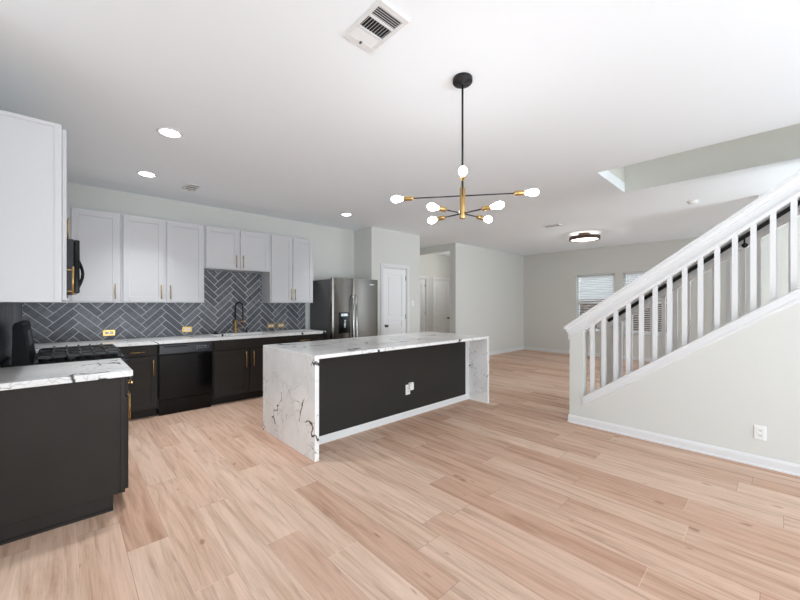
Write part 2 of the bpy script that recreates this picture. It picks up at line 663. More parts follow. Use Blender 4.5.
casing('trim_2', DX0, DX1, PY, DZ)
panel_door('door_1', DX0 + .014, DX1 - .014, PY, DZ - .016, True, True, recess=.008)
casing('trim_3', h2[0], h2[1], HY, 2.05)
panel_door('door_2', h2[0] + .014, h2[1] - .014, HY, 2.034, False, True, recess=.03)
casing('trim_4', h1[0], h1[1], HY, 2.05)
panel_door('door_3', h1[0] + .014, h1[1] - .014, HY, 2.034, True, True, recess=.03)

# windows with blinds
for i, (a, b_) in enumerate(WY):
    m = MB()
    fx = XF + .06
    for (y0, y1, z0, z1) in ((a, a + .05, WZ0, WZ1), (b_ - .05, b_, WZ0, WZ1), (a + .05, b_ - .05, WZ0, WZ0 + .05), (a + .05, b_ - .05, WZ1 - .05, WZ1), (a + .05, b_ - .05, 1.36, 1.41)):
        m.box(fx, fx + .06, y0, y1, z0, z1, .004)
    wnd = m.build('window_%d' % (i + 1), M['trim'])
    wnd['kind'] = 'structure'
    MB().box(fx + .025, fx + .03, a + .05, b_ - .05, WZ0 + .05, WZ1 - .05).build('glass', M['glass'], wnd)
    MB().box(XF - .03, XF + .06, a - .02, b_ + .02, WZ0 - .02, WZ0 + .002, .004).build('window_sill', M['trim'], wnd)
    bl = thing('window_blind', ['white slatted blind on the left window, its full width seen over the railing',
                                'white slatted blind on the right window, mostly behind the stair railing'][i], 'blind', (XF + .03, (a + b_) / 2, WZ1))
    MB().box(XF + .008, XF + .05, a + .015, b_ - .015, WZ1 - .05, WZ1 - .003, .003).build('headrail', M['blind'], bl)
    m = MB()
    z = WZ1 - .075
    while z > WZ0 + .06:
        tl = R(28) if z > 1.42 else R(14)
        cx, hw = XF + .03, .024
        dx, dz = math.cos(tl) * hw, math.sin(tl) * hw
        m.prism([(cx - dx, a + .02, z + dz), (cx + dx, a + .02, z - dz), (cx + dx, a + .02, z - dz + .003), (cx - dx, a + .02, z + dz + .003)], (0, b_ - a - .04, 0))
        z -= .043
    m.build('slats', M['blind'], bl)
    MB().box(XF + .008, XF + .05, a + .02, b_ - .02, WZ0 + .012, WZ0 + .03, .003).build('bottom_rail', M['blind'], bl)
    m = MB()
    for yy in (a + .15, b_ - .15):
        m.tube([(XF + .006, yy, WZ1 - .05), (XF + .006, yy, WZ0 + .02)], .0012, 5)
    m.build('cord', M['blind'], bl)
# yard beyond the windows
struct('ground', MB().box(XF + .14, 22, -6, 12, -.3, -.15), M['grass'])
o = MB()
for k in range(60):
    y = -4 + k * .25
    o.box(13.4, 13.43, y, y + .235, -.15, 1.52)
tag(o.build('yard_fence', M['fence']), 'brown board fence outside behind the blinds', 'fence')

# ------------------------------------------------------------------ staircase, knee walls and railings
SL = .722
Y0 = 1.66                                   # foot end of knee wall


def top_rail(y):   # top of rail cap
    return 1.106 + (1.694 - y) * SL


def knee_top(y):   # top of the sloped cap trim
    return .332 + (1.495 - y) * SL


YE = -1.75


def knee_wall(name, x0, x1):
    m = MB()
    yp = Y0 - .148                          # post / slope junction
    zt = lambda y: knee_top(y) - .03
    ye = -2.0
    poly = [(x0, Y0, 0), (x0, Y0, top_rail(Y0) - .176), (x0, yp, top_rail(yp) - .176), (x0, yp, zt(yp)), (x0, ye, min(zt(ye), CZ)), (x0, ye, 0)]
    m.prism(poly, (x1 - x0, 0, 0))
    return struct(name, m, M['wall'])


knee_wall('wall_stair', KX, KX + .12)
knee_wall('wall_stair_far', 5.26, 5.38)
skirting('baseboard_stair', [(KX, -2.0, KX, Y0, -1, 0), (KX - .014, Y0, KX + .134, Y0, 0, 1)])


def railing(x0, x1, label, handrail=None):
    cx = (x0 + x1) / 2
    t = thing('stair_railing', label, 'railing', (cx, Y0, 0))
    yp = Y0 - .148
    vec = lambda ya, yb: (0, yb - ya, (ya - yb) * SL)
    # sill cap on the knee wall
    m = MB()
    ya, yb = yp, YE
    zt = knee_top(ya)
    half = [(.018, 0), (.024, -.004), (.024, -.026), (.012, -.028), (.012, -.078), (.017, -.08), (.017, -.1), (.006, -.104), (0, -.112)]
    prof = [(x0 - a_, z_) for a_, z_ in reversed(half)] + [(x1 + a_, z_) for a_, z_ in half]
    m.prism([(x, ya, zt + z) for x, z in prof], vec(ya, yb))
    m.build('sill_cap', M['trim'], t)
    # top rail with a crown profile
    m = MB()
    ya = Y0 + .045
    zt = top_rail(ya)
    half = [(.045, 0), (.05, -.003), (.05, -.034), (.03, -.036), (.028, -.05), (.022, -.068), (.022, -.08), (.007, -.082), (.007, -.148), (.015, -.150), (.015, -.166), (.009, -.172), (-.008, -.174), (-.012, -.186)]
    prof = [(x0 - a_, z_) for a_, z_ in reversed(half)] + [(x1 + a_, z_) for a_, z_ in half]
    # end profile: cap runs past the post, fascia stops at it
    def ext(z):
        return .05 if z > -.035 else (.028 if z > -.081 else .01)
    A = [m.bm.verts.new((x, Y0 + ext(z), top_rail(Y0 + ext(z)) + z)) for x, z in prof]
    B = [m.bm.verts.new((x, YE, top_rail(YE) + z)) for x, z in prof]
    n = len(prof)
    m.bm.faces.new(A); m.bm.faces.new(list(reversed(B)))
    for i in range(n):
        m.bm.faces.new([A[i], A[(i + 1) % n], B[(i + 1) % n], B[i]])
    m.build('top_rail', M['trim'], t)
    # balusters
    y = 1.434
    hw = .019
    while y > YE + .1:
        m = MB()
        zb0, zt0 = knee_top(y), top_rail(y) - .213
        v = []
        for (sx, sy) in ((-1, -1), (1, -1), (1, 1), (-1, 1)):
            yy = y + sy * hw
            v.append(((cx + sx * hw, yy, knee_top(yy) - .004), (cx + sx * hw, yy, top_rail(yy) - .182)))
        a = [m.bm.verts.new(p[0]) for p in v]
        b2 = [m.bm.verts.new(p[1]) for p in v]
        m.bm.faces.new(list(reversed(a))); m.bm.faces.new(b2)
        for i in range(4):
            m.bm.faces.new([a[i], a[(i + 1) % 4], b2[(i + 1) % 4], b2[i]])
        m.build('baluster', M['trim'], t)
        y -= .1163
    return t


near_rail = railing(KX, KX + .12, 'white stair railing nearest the kitchen, on the pale knee wall with an outlet')
far_rail = railing(5.26, 5.38, 'white stair railing on the far side of the stairs, seen between nearer balusters')
t = thing('wall_handrail', 'black round handrail along the far stair railing', 'handrail', (5.2, 1.5, 1.1))
hz = lambda y: top_rail(y) - .082
MB().tube([(5.19, 1.54, hz(1.54)), (5.19, YE, hz(YE))], .021, 12).build('rail', M['black_satin'], t)
for y in (.255, -.75):
    m = MB()
    m.tube([(5.19, y, hz(y) - .015), (5.19, y, hz(y) - .06), (5.225, y, hz(y) - .085), (5.25, y, hz(y) - .085)], .007, 8)
    m.lathe([(.026, 0), (.026, .004), (.012, .008)], (5.249, y, hz(y) - .085), (-1, 0, 0), 14)
    m.build('bracket', M['black_satin'], t)
t = thing('staircase', 'straight flight of stairs rising between the two white railings', 'stairs', (4.81, 1.4, 0))
rise, run = CZ / 15, .257
for k in range(13):
    y = 1.42 - k * run
    z = (k + 1) * rise
    MB().box(4.362, 5.258, y - run, y - run + .02 if False else y, z - rise if k == 0 else z - rise - .0, z - .03).build('riser', M['riser'], t)
    MB().box(4.362, 5.258, y - run, y + .025, z - .03, z, .006).build('tread', M['floor'], t)

# ------------------------------------------------------------------ cabinets
# all fronts are described in a local frame (u along the run, out = towards the room)
class Run:
    """Maps (u, out, z) to the world for a run of cabinets."""

    def __init__(s, kind):
        s.kind = kind

    def box(s, mb, u0, u1, o0, o1, z0, z1, bev=0.0):
        if s.kind == 'sink':      # u = x, out = -y measured from the sink wall
            mb.box(u0, u1, YS - o1, YS - o0, z0, z1, bev)
        else:                     # u = y, out = +x measured from the left wall
            mb.box(XL + o0, XL + o1, u0, u1, z0, z1, bev)

    def pt(s, u, o, z):
        return (u, YS - o, z) if s.kind == 'sink' else (XL + o, u, z)


def shaker(run, u0, u1, o, z0, z1, material, parent, name='door', fr=.06, th=.019):
    m = MB()
    rc = .008
    run.box(m, u0, u1, o, o + th - rc, z0, z1)
    run.box(m, u0, u0 + fr, o + th - rc, o + th, z0, z1, .0015)
    run.box(m, u1 - fr, u1, o + th - rc, o + th, z0, z1, .0015)
    run.box(m, u0 + fr, u1 - fr, o + th - rc, o + th, z1 - fr, z1, .0015)
    run.box(m, u0 + fr, u1 - fr, o + th - rc, o + th, z0, z0 + fr, .0015)
    return m.build(name, material, parent)


def slab_front(run, u0, u1, o, z0, z1, material, parent, name='drawer'):
    m = MB()
    run.box(m, u0, u1, o, o + .019, z0, z1, .003)
    return m.build(name, material, parent)


def bar_handle(run, u, o, z, length, vertical, parent, standoff=.03):
    m = MB()
    h = length / 2
    r = .0055
    if vertical:
        m.tube([run.pt(u, o + standoff, z - h), run.pt(u, o + standoff, z + h)], r, 10)
        for s in (-1, 1):
            m.tube([run.pt(u, o, z + s * h * .75), run.pt(u, o + standoff, z + s * h * .75)], r * .8, 8)
    else:
        m.tube([run.pt(u - h, o + standoff, z), run.pt(u + h, o + standoff, z)], r, 10)
        for s in (-1, 1):
            m.tube([run.pt(u + s * h * .75, o, z), run.pt(u + s * h * .75, o + standoff, z)], r * .8, 8)
    return m.build('handle', M['brass'], parent)


S, Lr = Run('sink'), Run('left')
UT, UB = 2.445, 1.372       # upper cabinets
UD = .316                   # carcass depth


def upper(run, u0, u1, z0, z1, doors, label, group=None, lip=True, depth=UD):
    """doors: list of (u0,u1,handle_u)"""
    t = thing('wall_cabinet', label, 'cabinet', run.pt((u0 + u1) / 2, depth / 2, z0), group)
    m = MB()
    run.box(m, u0, u1, 0.0, depth, z0, z1, .001)
    m.build('carcass', M['white_cab'], t)
    for (a, b_, hu) in doors:
        d = shaker(run, a, b_, depth + .002, z0 + .012, z1 - .018, M['white_cab'], t, fr=.062)
        hz_ = z0 + .135 if z1 - z0 > .7 else z0 + .12
        bar_handle(run, hu, depth + .021, hz_, .18, True, d)
    return t


upper(S, XL + .001, .494, UB, UT, [(.056, .476, .440)], 'white shaker wall cabinet in the corner beside the microwave, one door showing')
upper(S, .496, 1.402, UB, UT, [(.514, .933, .898), (.963, 1.392, .998)], 'tall white two-door wall cabinet between the corner cabinet and the short one above the sink')
upper(S, 1.404, 2.326, 1.850, UT, [(1.420, 1.852, 1.816), (1.878, 2.312, 1.912)], 'short white two-door wall cabinet above the sink')
upper(S, 2.328, 3.072, UB, UT, [(2.345, 2.692, 2.664), (2.702, 3.058, 2.730)], 'tall white two-door wall cabinet nearest the refrigerator')
t = upper(Lr, 2.985, 3.722, UB, UT, [(2.997, 3.712, 3.045)], depth=.334, label='large white wall cabinet at the left edge above the near counter')
m = MB()       # end panel frame and top strip
m.box(XL + .004, XL + .333, 2.979, 2.985, UT - .022, UT)
m.box(XL + .302, XL + .334, 2.979, 2.985, UB, UT - .022)
m.build('end_frame', M['white_cab'], t)
upper(Lr, 3.726, 4.484, 1.862, UT, [(3.738, 4.102, 4.065), (4.108, 4.472, 4.145)], 'white wall cabinet directly above the black microwave')
upper(Lr, 4.486, 5.40, UB, UT, [(4.50, 5.30, 4.55)], 'sliver of white wall cabinet on the left wall, just past the microwave')

# base cabinets
CH, CT = .914, .04
BT = CH - CT
BD = .60


def base(run, u0, u1, label, fronts, group=None, toe=.075, depth=BD, sink_hole=False):
    t = thing('base_cabinet', label, 'cabinet', run.pt((u0 + u1) / 2, depth / 2, 0), group)
    m = MB()
    ztop = .66 if sink_hole else BT - .001
    run.box(m, u0, u1, .008, depth, .1, ztop, .001)
    run.box(m, u0, u1, .008, depth - toe, 0, .1)
    if sink_hole:
        run.box(m, u0, u0 + .018, .008, depth, ztop, BT - .001)
        run.box(m, u1 - .018, u1, .008, depth, ztop, BT - .001)
        run.box(m, u0 + .018, u1 - .018, depth - .018, depth, ztop, BT - .001)
    m.build('carcass', M['dark_cab'], t)
    for f in fronts:
        kind, a, b_, z0, z1 = f[:5]
        if kind == 'door':
            d = shaker(run, a, b_, depth + .001, z0, z1, M['dark_cab'], t, fr=.055)
        else:
            d = slab_front(run, a, b_, depth + .001, z0, z1, M['dark_cab'], t, 'drawer' if kind == 'drawer' else 'false_front')
        if len(f) > 5:
            hu, hz_, ln, vert = f[5:]
            bar_handle(run, hu, depth + .02, hz_, ln, vert, d)
    return t


NB = .642   # near run is a little deeper
t = base(Lr, 3.015, 3.722, 'charcoal base cabinet nearest the camera at the left edge', [
    ('drawer', 3.025, 3.285, .745, .862, 3.185, .806, .12, False),
    ('door', 3.025, 3.285, .115, .735, 3.245, .612, .195, True),
    ('drawer', 3.292, 3.712, .745, .862, 3.50, .806, .16, False),
    ('door', 3.292, 3.712, .115, .735, 3.335, .612, .195, True)], depth=NB, toe=.062)
m = MB()
m.box(XL + NB - .022, XL + NB, 3.008, 3.015, .1, BT - .001)
m.box(XL + .002, XL + NB - .063, 3.006, 3.0145, 0, .018)
m.build('end_trim', M['dark_cab'], t)
base(Lr, 4.487, 5.13, 'charcoal corner base cabinet behind the gas range', [('door', 4.50, 5.05, .115, .86)], depth=.625)
base(S, XL + .627, .818, 'charcoal base cabinet with one drawer between range and dishwasher', [
    ('drawer', .42, .805, .745, .862, .612, .792, .155, False),
    ('door', .42, .805, .115, .735, .772, .592, .19, True)])
base(S, 1.428, 2.375, 'charcoal sink base cabinet right of the dishwasher', [
    ('false', 1.445, 2.36, .735, .862),
    ('door', 1.445, 1.895, .115, .722, 1.852, .585, .22, True),
    ('door', 1.912, 2.36, .115, .722, 1.955, .585, .22, True)], sink_hole=True)
base(S, 2.378, 3.118, 'charcoal drawer base cabinet beside the refrigerator', [
    ('drawer', 2.395, 3.10, .745, .862, 2.75, .79, .17, False),
    ('door', 2.395, 2.742, .115, .735, 2.70, .6, .19, True),
    ('door', 2.752, 3.10, .115, .735, 2.80, .6, .19, True)])

# dishwasher
t = thing('dishwasher', 'black built-in dishwasher between charcoal base cabinets', 'dishwasher', (1.123, YS - .3, 0))
x0, x1 = .824, 1.422
MB().box(x0, x1, YS - .585, YS - .02, .08, BT - .004).build('tub_body', M['black_satin'], t)
MB().box(x0 + .004, x1 - .004, YS - .627, YS - .585, .195, .735, .006, 2).build('door', M['black_gloss'], t)
p = MB().box(x0 + .004, x1 - .004, YS - .632, YS - .585, .742, .862, .008, 2).build('control_panel', M['black_panel'], t)
m = MB().box(x0 + .055, x0 + .30, YS - .640, YS - .632, .828, .842, .003)
m.build('handle_grip', M['black_gloss'], p)
m = MB()
for k in range(5):
    for j in range(2):
        m.box(x1 - .19 + k * .032, x1 - .175 + k * .032, YS - .6335, YS - .631, .79 + j * .026, .797 + j * .026)
m.build('button_marks', M['steel_light'], p)
MB().box(x0 + .01, x1 - .01, YS - .60, YS - .56, .0, .185, .004).build('kick_plate', M['black_gloss'], t)

# countertops
def quartz_top(name, boxes, label):
    m = MB()
    for b_ in boxes:
        m.box(*b_)
    return m.build(name, M['quartz'])


o = MB().box(XL + .001, .338, 2.99, 3.724, BT, CH, .003).build('countertop', M['quartz'])
tag(o, 'veined white quartz countertop at the left edge beside the gas range', 'countertop')
SX0, SX1, SY0, SY1 = 1.52, 2.28, 5.20, 5.60      # sink cut-out
m = MB()
fy = YS - .645
m.box(XL + .001, .338, 4.486, fy, BT, CH)
m.box(XL + .001, SX0, fy, YS - .001, BT, CH)
m.box(SX1, 3.122, fy, YS - .001, BT, CH)
m.box(SX0, SX1, fy, SY0, BT, CH)
m.box(SX0, SX1, SY1, YS - .001, BT, CH)
tag(m.build('countertop', M['quartz']), 'long veined white quartz countertop along the tiled sink wall', 'countertop')

# sink, faucet, dispenser
t = thing('sink', 'white undermount sink set in the long countertop', 'sink', (1.9, 5.4, .69))
m = MB()
e = .012
m.box(SX0 - e, SX0, SY0 - e, SY1 + e, .68, BT - .001)
m.box(SX1, SX1 + e, SY0 - e, SY1 + e, .68, BT - .001)
m.box(SX0, SX1, SY0 - e, SY0, .68, BT - .001)
m.box(SX0, SX1, SY1, SY1 + e, .68, BT - .001)
m.box(SX0, SX1, SY0, SY1, .68, .692)
m.build('basin', M['porcelain'], t)
MB().lathe([(.045, 0), (.045, .004), (.03, .006), (.0, .003)], (1.9, 5.4, .692), n=20).build('drain', M['steel_light'], t)
FX, FY = 1.89, 5.655
t = thing('kitchen_faucet', 'brass faucet with black spring hose arched over the sink', 'faucet', (FX, FY, CH))
MB().lathe([(.032, 0), (.032, .008), (.022, .014), (.021, .10), (.024, .105), (.024, .14), (.018, .15), (.018, .20), (0, .20)], (FX, FY, CH), n=20).build('body', M['brass'], t)
arc = [(FX, FY, CH + .19)]
r_ = .062
fd = Vector((.62, -.78, 0))
for k in range(13):
    a = math.pi * (1 - k / 12)
    q = r_ + r_ * math.cos(a)
    arc.append((FX + fd.x * q, FY + fd.y * q, CH + .385 + r_ * math.sin(a) * 1.3))
tip = Vector((FX, FY, 0)) + fd * (2 * r_)
arc.append((tip.x, tip.y, CH + .24))
m = MB().tube(arc, .0105, 10)
# coil rings round the hose
for k in range(1, len(arc) - 1):
    p0, p1 = Vector(arc[k - 1]), Vector(arc[k])
    nn = max(1, int((p1 - p0).length / .012))
    for j in range(nn):
        c0 = p0.lerp(p1, j / nn)
        dd = (p1 - p0).normalized()
        m.tube([c0 - dd * .0025, c0 + dd * .0025], .0135, 10)
m.build('spring_hose', M['black_satin'], t)
m = MB().lathe([(.011, 0), (.015, .02), (.017, .08), (.021, .11), (.021, .125), (0, .125)], (tip.x, tip.y, CH + .245), (0, 0, -1), 16)
m.build('spray_head', M['bronze'], t)
m = MB().tube([(FX, FY, CH + .165), (FX + fd.x * .12, FY + fd.y * .12, CH + .175)], .006, 8)
m.lathe([(.024, -.01), (.024, .01), (.018, .01), (.018, -.01)], (tip.x, tip.y, CH + .178), n=14)
m.build('docking_arm', M['brass'], t)
m = MB().tube([(FX + .015, FY - .01, CH + .07), (FX + .05, FY - .025, CH + .075), (FX + .10, FY - .045, CH + .082)], [.009, .006, .005], 8)
m.build('lever', M['brass'], t)
t = thing('soap_dispenser', 'small dark soap pump right of the faucet', 'soap dispenser', (2.06, 5.66, CH))
MB().lathe([(.019, 0), (.019, .006), (.012, .012), (.011, .045), (0, .045)], (2.06, 5.66, CH), n=14).build('base', M['black_satin'], t)
MB().tube([(2.06, 5.66, CH + .04), (2.06, 5.66, CH + .075), (2.055, 5.60, CH + .07)], .006, 8).build('spout', M['black_satin'], t)
o = MB().lathe([(.034, 0), (.036, .012), (.02, .022), (.008, .028), (.008, .04), (.013, .046), (0, .05)], (1.62, 5.66, CH), n=18).build('sink_stopper', M['black_satin'])
tag(o, 'small black stopper on the counter left of the faucet', 'stopper')

# ------------------------------------------------------------------ herringbone backsplash
def clip(poly, axis, val, keep_greater):
    out = []
    n = len(poly)
    for i in range(n):
        a, b_ = poly[i], poly[(i + 1) % n]
        ia = (a[axis] >= val) == keep_greater
        ib = (b_[axis] >= val) == keep_greater
        if ia:
            out.append(a)
        if ia != ib:
            tt = (val - a[axis]) / (b_[axis] - a[axis])
            out.append((a[0] + (b_[0] - a[0]) * tt, a[1] + (b_[1] - a[1]) * tt))
    return out


def herringbone(rects, to_world, normal, tw=.078, n=4, gap=.0062, th=.005, shift=(0, 0)):
    m = MB()
    c45 = math.sqrt(.5)
    for (u0, u1, v0, v1) in rects:
        m.prism([to_world(u0, v0, 0), to_world(u1, v0, 0), to_world(u1, v1, 0), to_world(u0, v1, 0)], Vector(normal) * .003, 6)
    rnd = random.Random(3)
    rng = 70
    for k in range(-rng, rng):
        for mm in range(-16, 17):
            for vert in (0, 1):
                if vert == 0:
                    x, y, w_, h_ = k + 2 * n * mm, k, n, 1
                else:
                    x, y, w_, h_ = k + 2 * n * mm, k - 2 * n + 1, 1, n
                g = gap / tw / 2
                q = [(x + g, y + g), (x + w_ - g, y + g), (x + w_ - g, y + h_ - g), (x + g, y + h_ - g)]
                q = [((a - b_) * c45 * tw + shift[0], (a + b_) * c45 * tw + shift[1]) for a, b_ in q]
                mi = rnd.choice((0, 0, 1, 2)) + 3 * vert
                for (u0, u1, v0, v1) in rects:
                    if max(p[0] for p in q) < u0 or min(p[0] for p in q) > u1 or max(p[1] for p in q) < v0 or min(p[1] for p in q) > v1:
                        continue
                    p = clip(clip(clip(clip(q, 0, u0, True), 0, u1, False), 1, v0, True), 1, v1, False)
                    if len(p) < 3:
                        continue
                    # drop degenerate slivers
                    ar = 0
                    for i in range(len(p)):
                        ar += p[i][0] * p[(i + 1) % len(p)][1] - p[(i + 1) % len(p)][0] * p[i][1]
                    if abs(ar) < 2e-6:
                        continue
                    pp = []
                    for a in p:
                        if not pp or (abs(a[0] - pp[-1][0]) + abs(a[1] - pp[-1][1])) > 1e-6:
                            pp.append(a)
                    m.prism([to_world(a, b_, 0) for a, b_ in pp], Vector(normal) * th, mi)
    return m


TM = [M['tile00'], M['tile10'], M['tile20'], M['tile01'], M['tile11'], M['tile21'], M['grout']]
m = herringbone([(XL + .008, 3.10, CH + .001, UB - .001), (1.405, 2.325, UB - .001, 1.849)],
                lambda u, v, o_: (u, YS - .0005, v), (0, -1, 0), shift=(-.092, .036))
tag(m.build('tile_backsplash', TM), 'slate blue herringbone tile backsplash behind the sink', 'backsplash')
m = herringbone([(2.99, YS - .008, CH + .001, UB - .001)], lambda u, v, o_: (XL + .0005, u, v), (1, 0, 0), shift=(.02, .05))
tag(m.build('tile_backsplash', TM), 'slate herringbone tile backsplash behind the gas range at the left edge', 'backsplash')


# outlets
def brass_outlet(x, label):
    t = thing('wall_outlet', label, 'outlet', (x, YS - .006, 1.0), 'brass outlets on the backsplash')
    MB().box(x - .062, x + .062, YS - .012, YS - .0055, .958, 1.035, .003).build('cover_plate', M['brass'], t)
    m = MB()
    for s in (-1, 1):
        m.box(x + s * .022 - .016, x + s * .022 + .016, YS - .015, YS - .012, .981, 1.012, .004)
    f = m.build('receptacle', M['white_plastic'], t)
    m = MB()
    for s in (-1, 1):
        for q in (-.006, .006):
            m.box(x + s * .022 - .005, x + s * .022 + .005, YS - .0158, YS - .0145, .9965 + q - .001, .9965 + q + .001)
    m.build('slots', M['dark_slot'], f)


brass_outlet(.407, 'brass outlet plate on the tiles behind the gas range, leftmost of four')
brass_outlet(1.262, 'brass outlet plate on the tiles above the dishwasher')
brass_outlet(2.475, 'brass outlet plate nearer the faucet of the right-hand pair')
brass_outlet(2.648, 'brass outlet plate nearest the refrigerator')


def white_outlet(pos, rotz, label, plug=False, switch=False, group=None):
    """plate facing local -y, rotated about z"""
    t = thing('light_switch' if switch else 'wall_outlet', label, 'switch' if switch else 'outlet', pos, group)
    t.rotation_euler = (0, 0, rotz)

    def bld(m, name, mt, par=t):
        o_ = m.build(name, mt)
        o_.parent = par
        return o_
    pl = bld(MB().box(-.037, .037, -.007, 0, -.06, .06, .003), 'cover_plate', M['white_plastic'])
    if switch:
        bld(MB().box(-.016, .016, -.011, -.007, -.033, .033, .002), 'rocker', M['white_plastic'])
    else:
        for s in (-1, 1):
            f = bld(MB().box(-.017, .017, -.010, -.007, s * .0215 - .0165, s * .0215 + .0165, .005), 'receptacle', M['white_plastic'])
            m = MB()
            for q in (-.0065, .0065):
                m.box(q - .0013, q + .0013, -.0107, -.0098, s * .0215 - .003, s * .0215 + .008)
            m.box(-.0025, .0025, -.0107, -.0098, s * .0215 - .011, s * .0215 - .006)
            bld(m, 'slots', M['dark_slot'], f)
    if plug:
        bld(MB().box(.0, .062, -.045, -.0105, -.005, .085, .006, 2), 'adapter', M['white_plastic'])
    return t


# ------------------------------------------------------------------ range and microwave
RY0, RY1 = 3.728, 4.482
ym = (RY0 + RY1) / 2
t = thing('gas_range', 'black gas range with cast iron grates between the quartz counters', 'range', (0, ym, 0))
MB().box(XL + .02, .345, RY0, RY1, .03, .905, .004).build('body', M['black_gloss'], t)
ct = MB().box(XL + .02, .368, RY0, RY1, .905, .925, .006, 2).build('cooktop', M['black_gloss'], t)
d = MB().box(.345, .372, RY0 + .01, RY1 - .01, .22, .74, .006, 2).build('oven_door', M['black_gloss'], t)
MB().tube([(.422, RY0 + .06, .70), (.422, RY1 - .06, .70)], .012, 12).tube([(.37, RY0 + .09, .70), (.422, RY0 + .09, .70)], .009, 8).tube([(.37, RY1 - .09, .70), (.422, RY1 - .09, .70)], .009, 8).build('handle', M['black_satin'], d)
MB().box(.345, .368, RY0 + .01, RY1 - .01, .05, .205, .005).build('storage_drawer', M['black_gloss'], t)
cp = MB().prism([(.33, RY0, .76), (.380, RY0, .76), (.390, RY0, .80), (.362, RY0, .918), (.33, RY0, .918)], (0, RY1 - RY0, 0)).build('control_panel', M['black_satin'], t)
for k in range(5):
    yy = RY0 + .10 + k * (RY1 - RY0 - .2) / 4
    ax = Vector((1, 0, .25)).normalized()
    MB().lathe([(.024, 0), (.024, .008), (.019, .012), (.017, .034), (0, .036)], (.374, yy, .862), ax, 16).build('knob', M['black_satin'], cp)
bgd = MB().prism([(XL + .072, RY0, .92), (XL + .168, RY0, .92), (XL + .160, RY0, .95), (XL + .128, RY0, 1.205), (XL + .115, RY0, 1.22), (XL + .085, RY0, 1.22), (XL + .076, RY0, 1.20)], (0, RY1 - RY0, 0)).build('backguard', M['black_matte'], t)
MB().prism([(XL + .150, ym - .12, 1.04), (XL + .155, ym - .12, 1.04), (XL + .141, ym - .12, 1.15), (XL + .136, ym - .12, 1.15)], (0, .24, 0)).build('display', M['black_panel'], bgd)
# burners and grates
for (bx, by) in ((-.10, RY0 + .18), (-.10, RY1 - .18), (.17, RY0 + .18), (.17, RY1 - .18), (.035, ym)):
    MB().lathe([(.05, 0), (.05, .008), (.038, .012), (.036, .02), (0, .02)], (bx, by, .925), n=18).build('burner', M['black_iron'], t)
for k in range(3):
    a = RY0 + .02 + k * (RY1 - RY0 - .04) / 3
    b_ = a + (RY1 - RY0 - .04) / 3 - .006
    m = MB()
    gz0, gz1 = .950, .970
    gx0, gx1 = XL + .19, .345
    m.box(gx0, gx1, a, a + .014, gz0, gz1, .002).box(gx0, gx1, b_ - .014, b_, gz0, gz1, .002)
    m.box(gx0, gx0 + .014, a, b_, gz0, gz1, .002).box(gx1 - .014, gx1, a, b_, gz0, gz1, .002)
    for q in (.18, .34, .5, .66, .82):
        xx = gx0 + (gx1 - gx0) * q
        m.box(xx - .007, xx + .007, a, b_, gz0, gz1 + .004, .002)
        m.box(xx - .007, xx + .007, b_ - .03, b_, gz1, gz1 + .012, .002)
    m.box(gx0, gx1, (a + b_) / 2 - .006, (a + b_) / 2 + .006, gz0, gz1 + .003, .002)
    for xx in (gx0, gx1 - .014):
        for yy in (a, b_ - .014):
            m.box(xx, xx + .014, yy, yy + .014, .924, gz0)
    m.build('grate', M['black_iron'], t)

t = thing('microwave', 'black over-range microwave with curved handle, peeking past the near wall cabinet', 'microwave', (-.1, ym, 1.44))
MB().box(XL + .003, .055, RY0 + .003, RY1 - .003, 1.44, 1.858, .004).build('housing', M['black_satin'], t)
d = MB().box(.055, .088, RY0 + .003, RY1 - .18, 1.445, 1.855, .008, 2).build('door', M['black_gloss'], t)
hy_ = RY1 - .215
pts = []
for k in range(9):
    s = k / 8
    pts.append((0.088 + .032 * math.sin(math.pi * s), hy_, 1.50 + .25 * s))
MB().tube(pts, .012, 10).build('handle', M['black_gloss'], d)
MB().box(.055, .086, RY1 - .178, RY1 - .003, 1.445, 1.855, .006, 2).build('control_panel', M['black_panel'], t)

# ------------------------------------------------------------------ refrigerator
fx0, fx1, fy_ = 3.172, 4.13, 4.965
t = thing('refrigerator', 'stainless side-by-side refrigerator with water dispenser beside pantry', 'refrigerator', ((fx0 + fx1) / 2, 5.3, 0))
MB().box(fx0, fx1, fy_ + .075, 5.70, .02, 1.765, .006, 2).build('cabinet_body', M['fridge_side'], t)
MB().box(fx0 + .02, fx1 - .02, fy_ + .03, fy_ + .075, 0, .075).build('toe_grille', M['black_satin'], t)
xs = 3.578


def fridge_door(a, b_, name):
    m = MB()
    n = 16
    front = []
    for k in range(n + 1):
        s = k / n
        x = a + (b_ - a) * s
        e_ = .010 + .009 * (1 - (2 * s - 1) ** 2) if 0 < k < n else 0.0
        front.append((x, fy_ + .02 - e_))
    poly = [(a, fy_ + .07, .085)] + [(x, y, .085) for x, y in front] + [(b_, fy_ + .07, .085)]
    m.prism(poly, (0, 0, 1.785 - .085))
    return m.build(name, M['steel'], t)


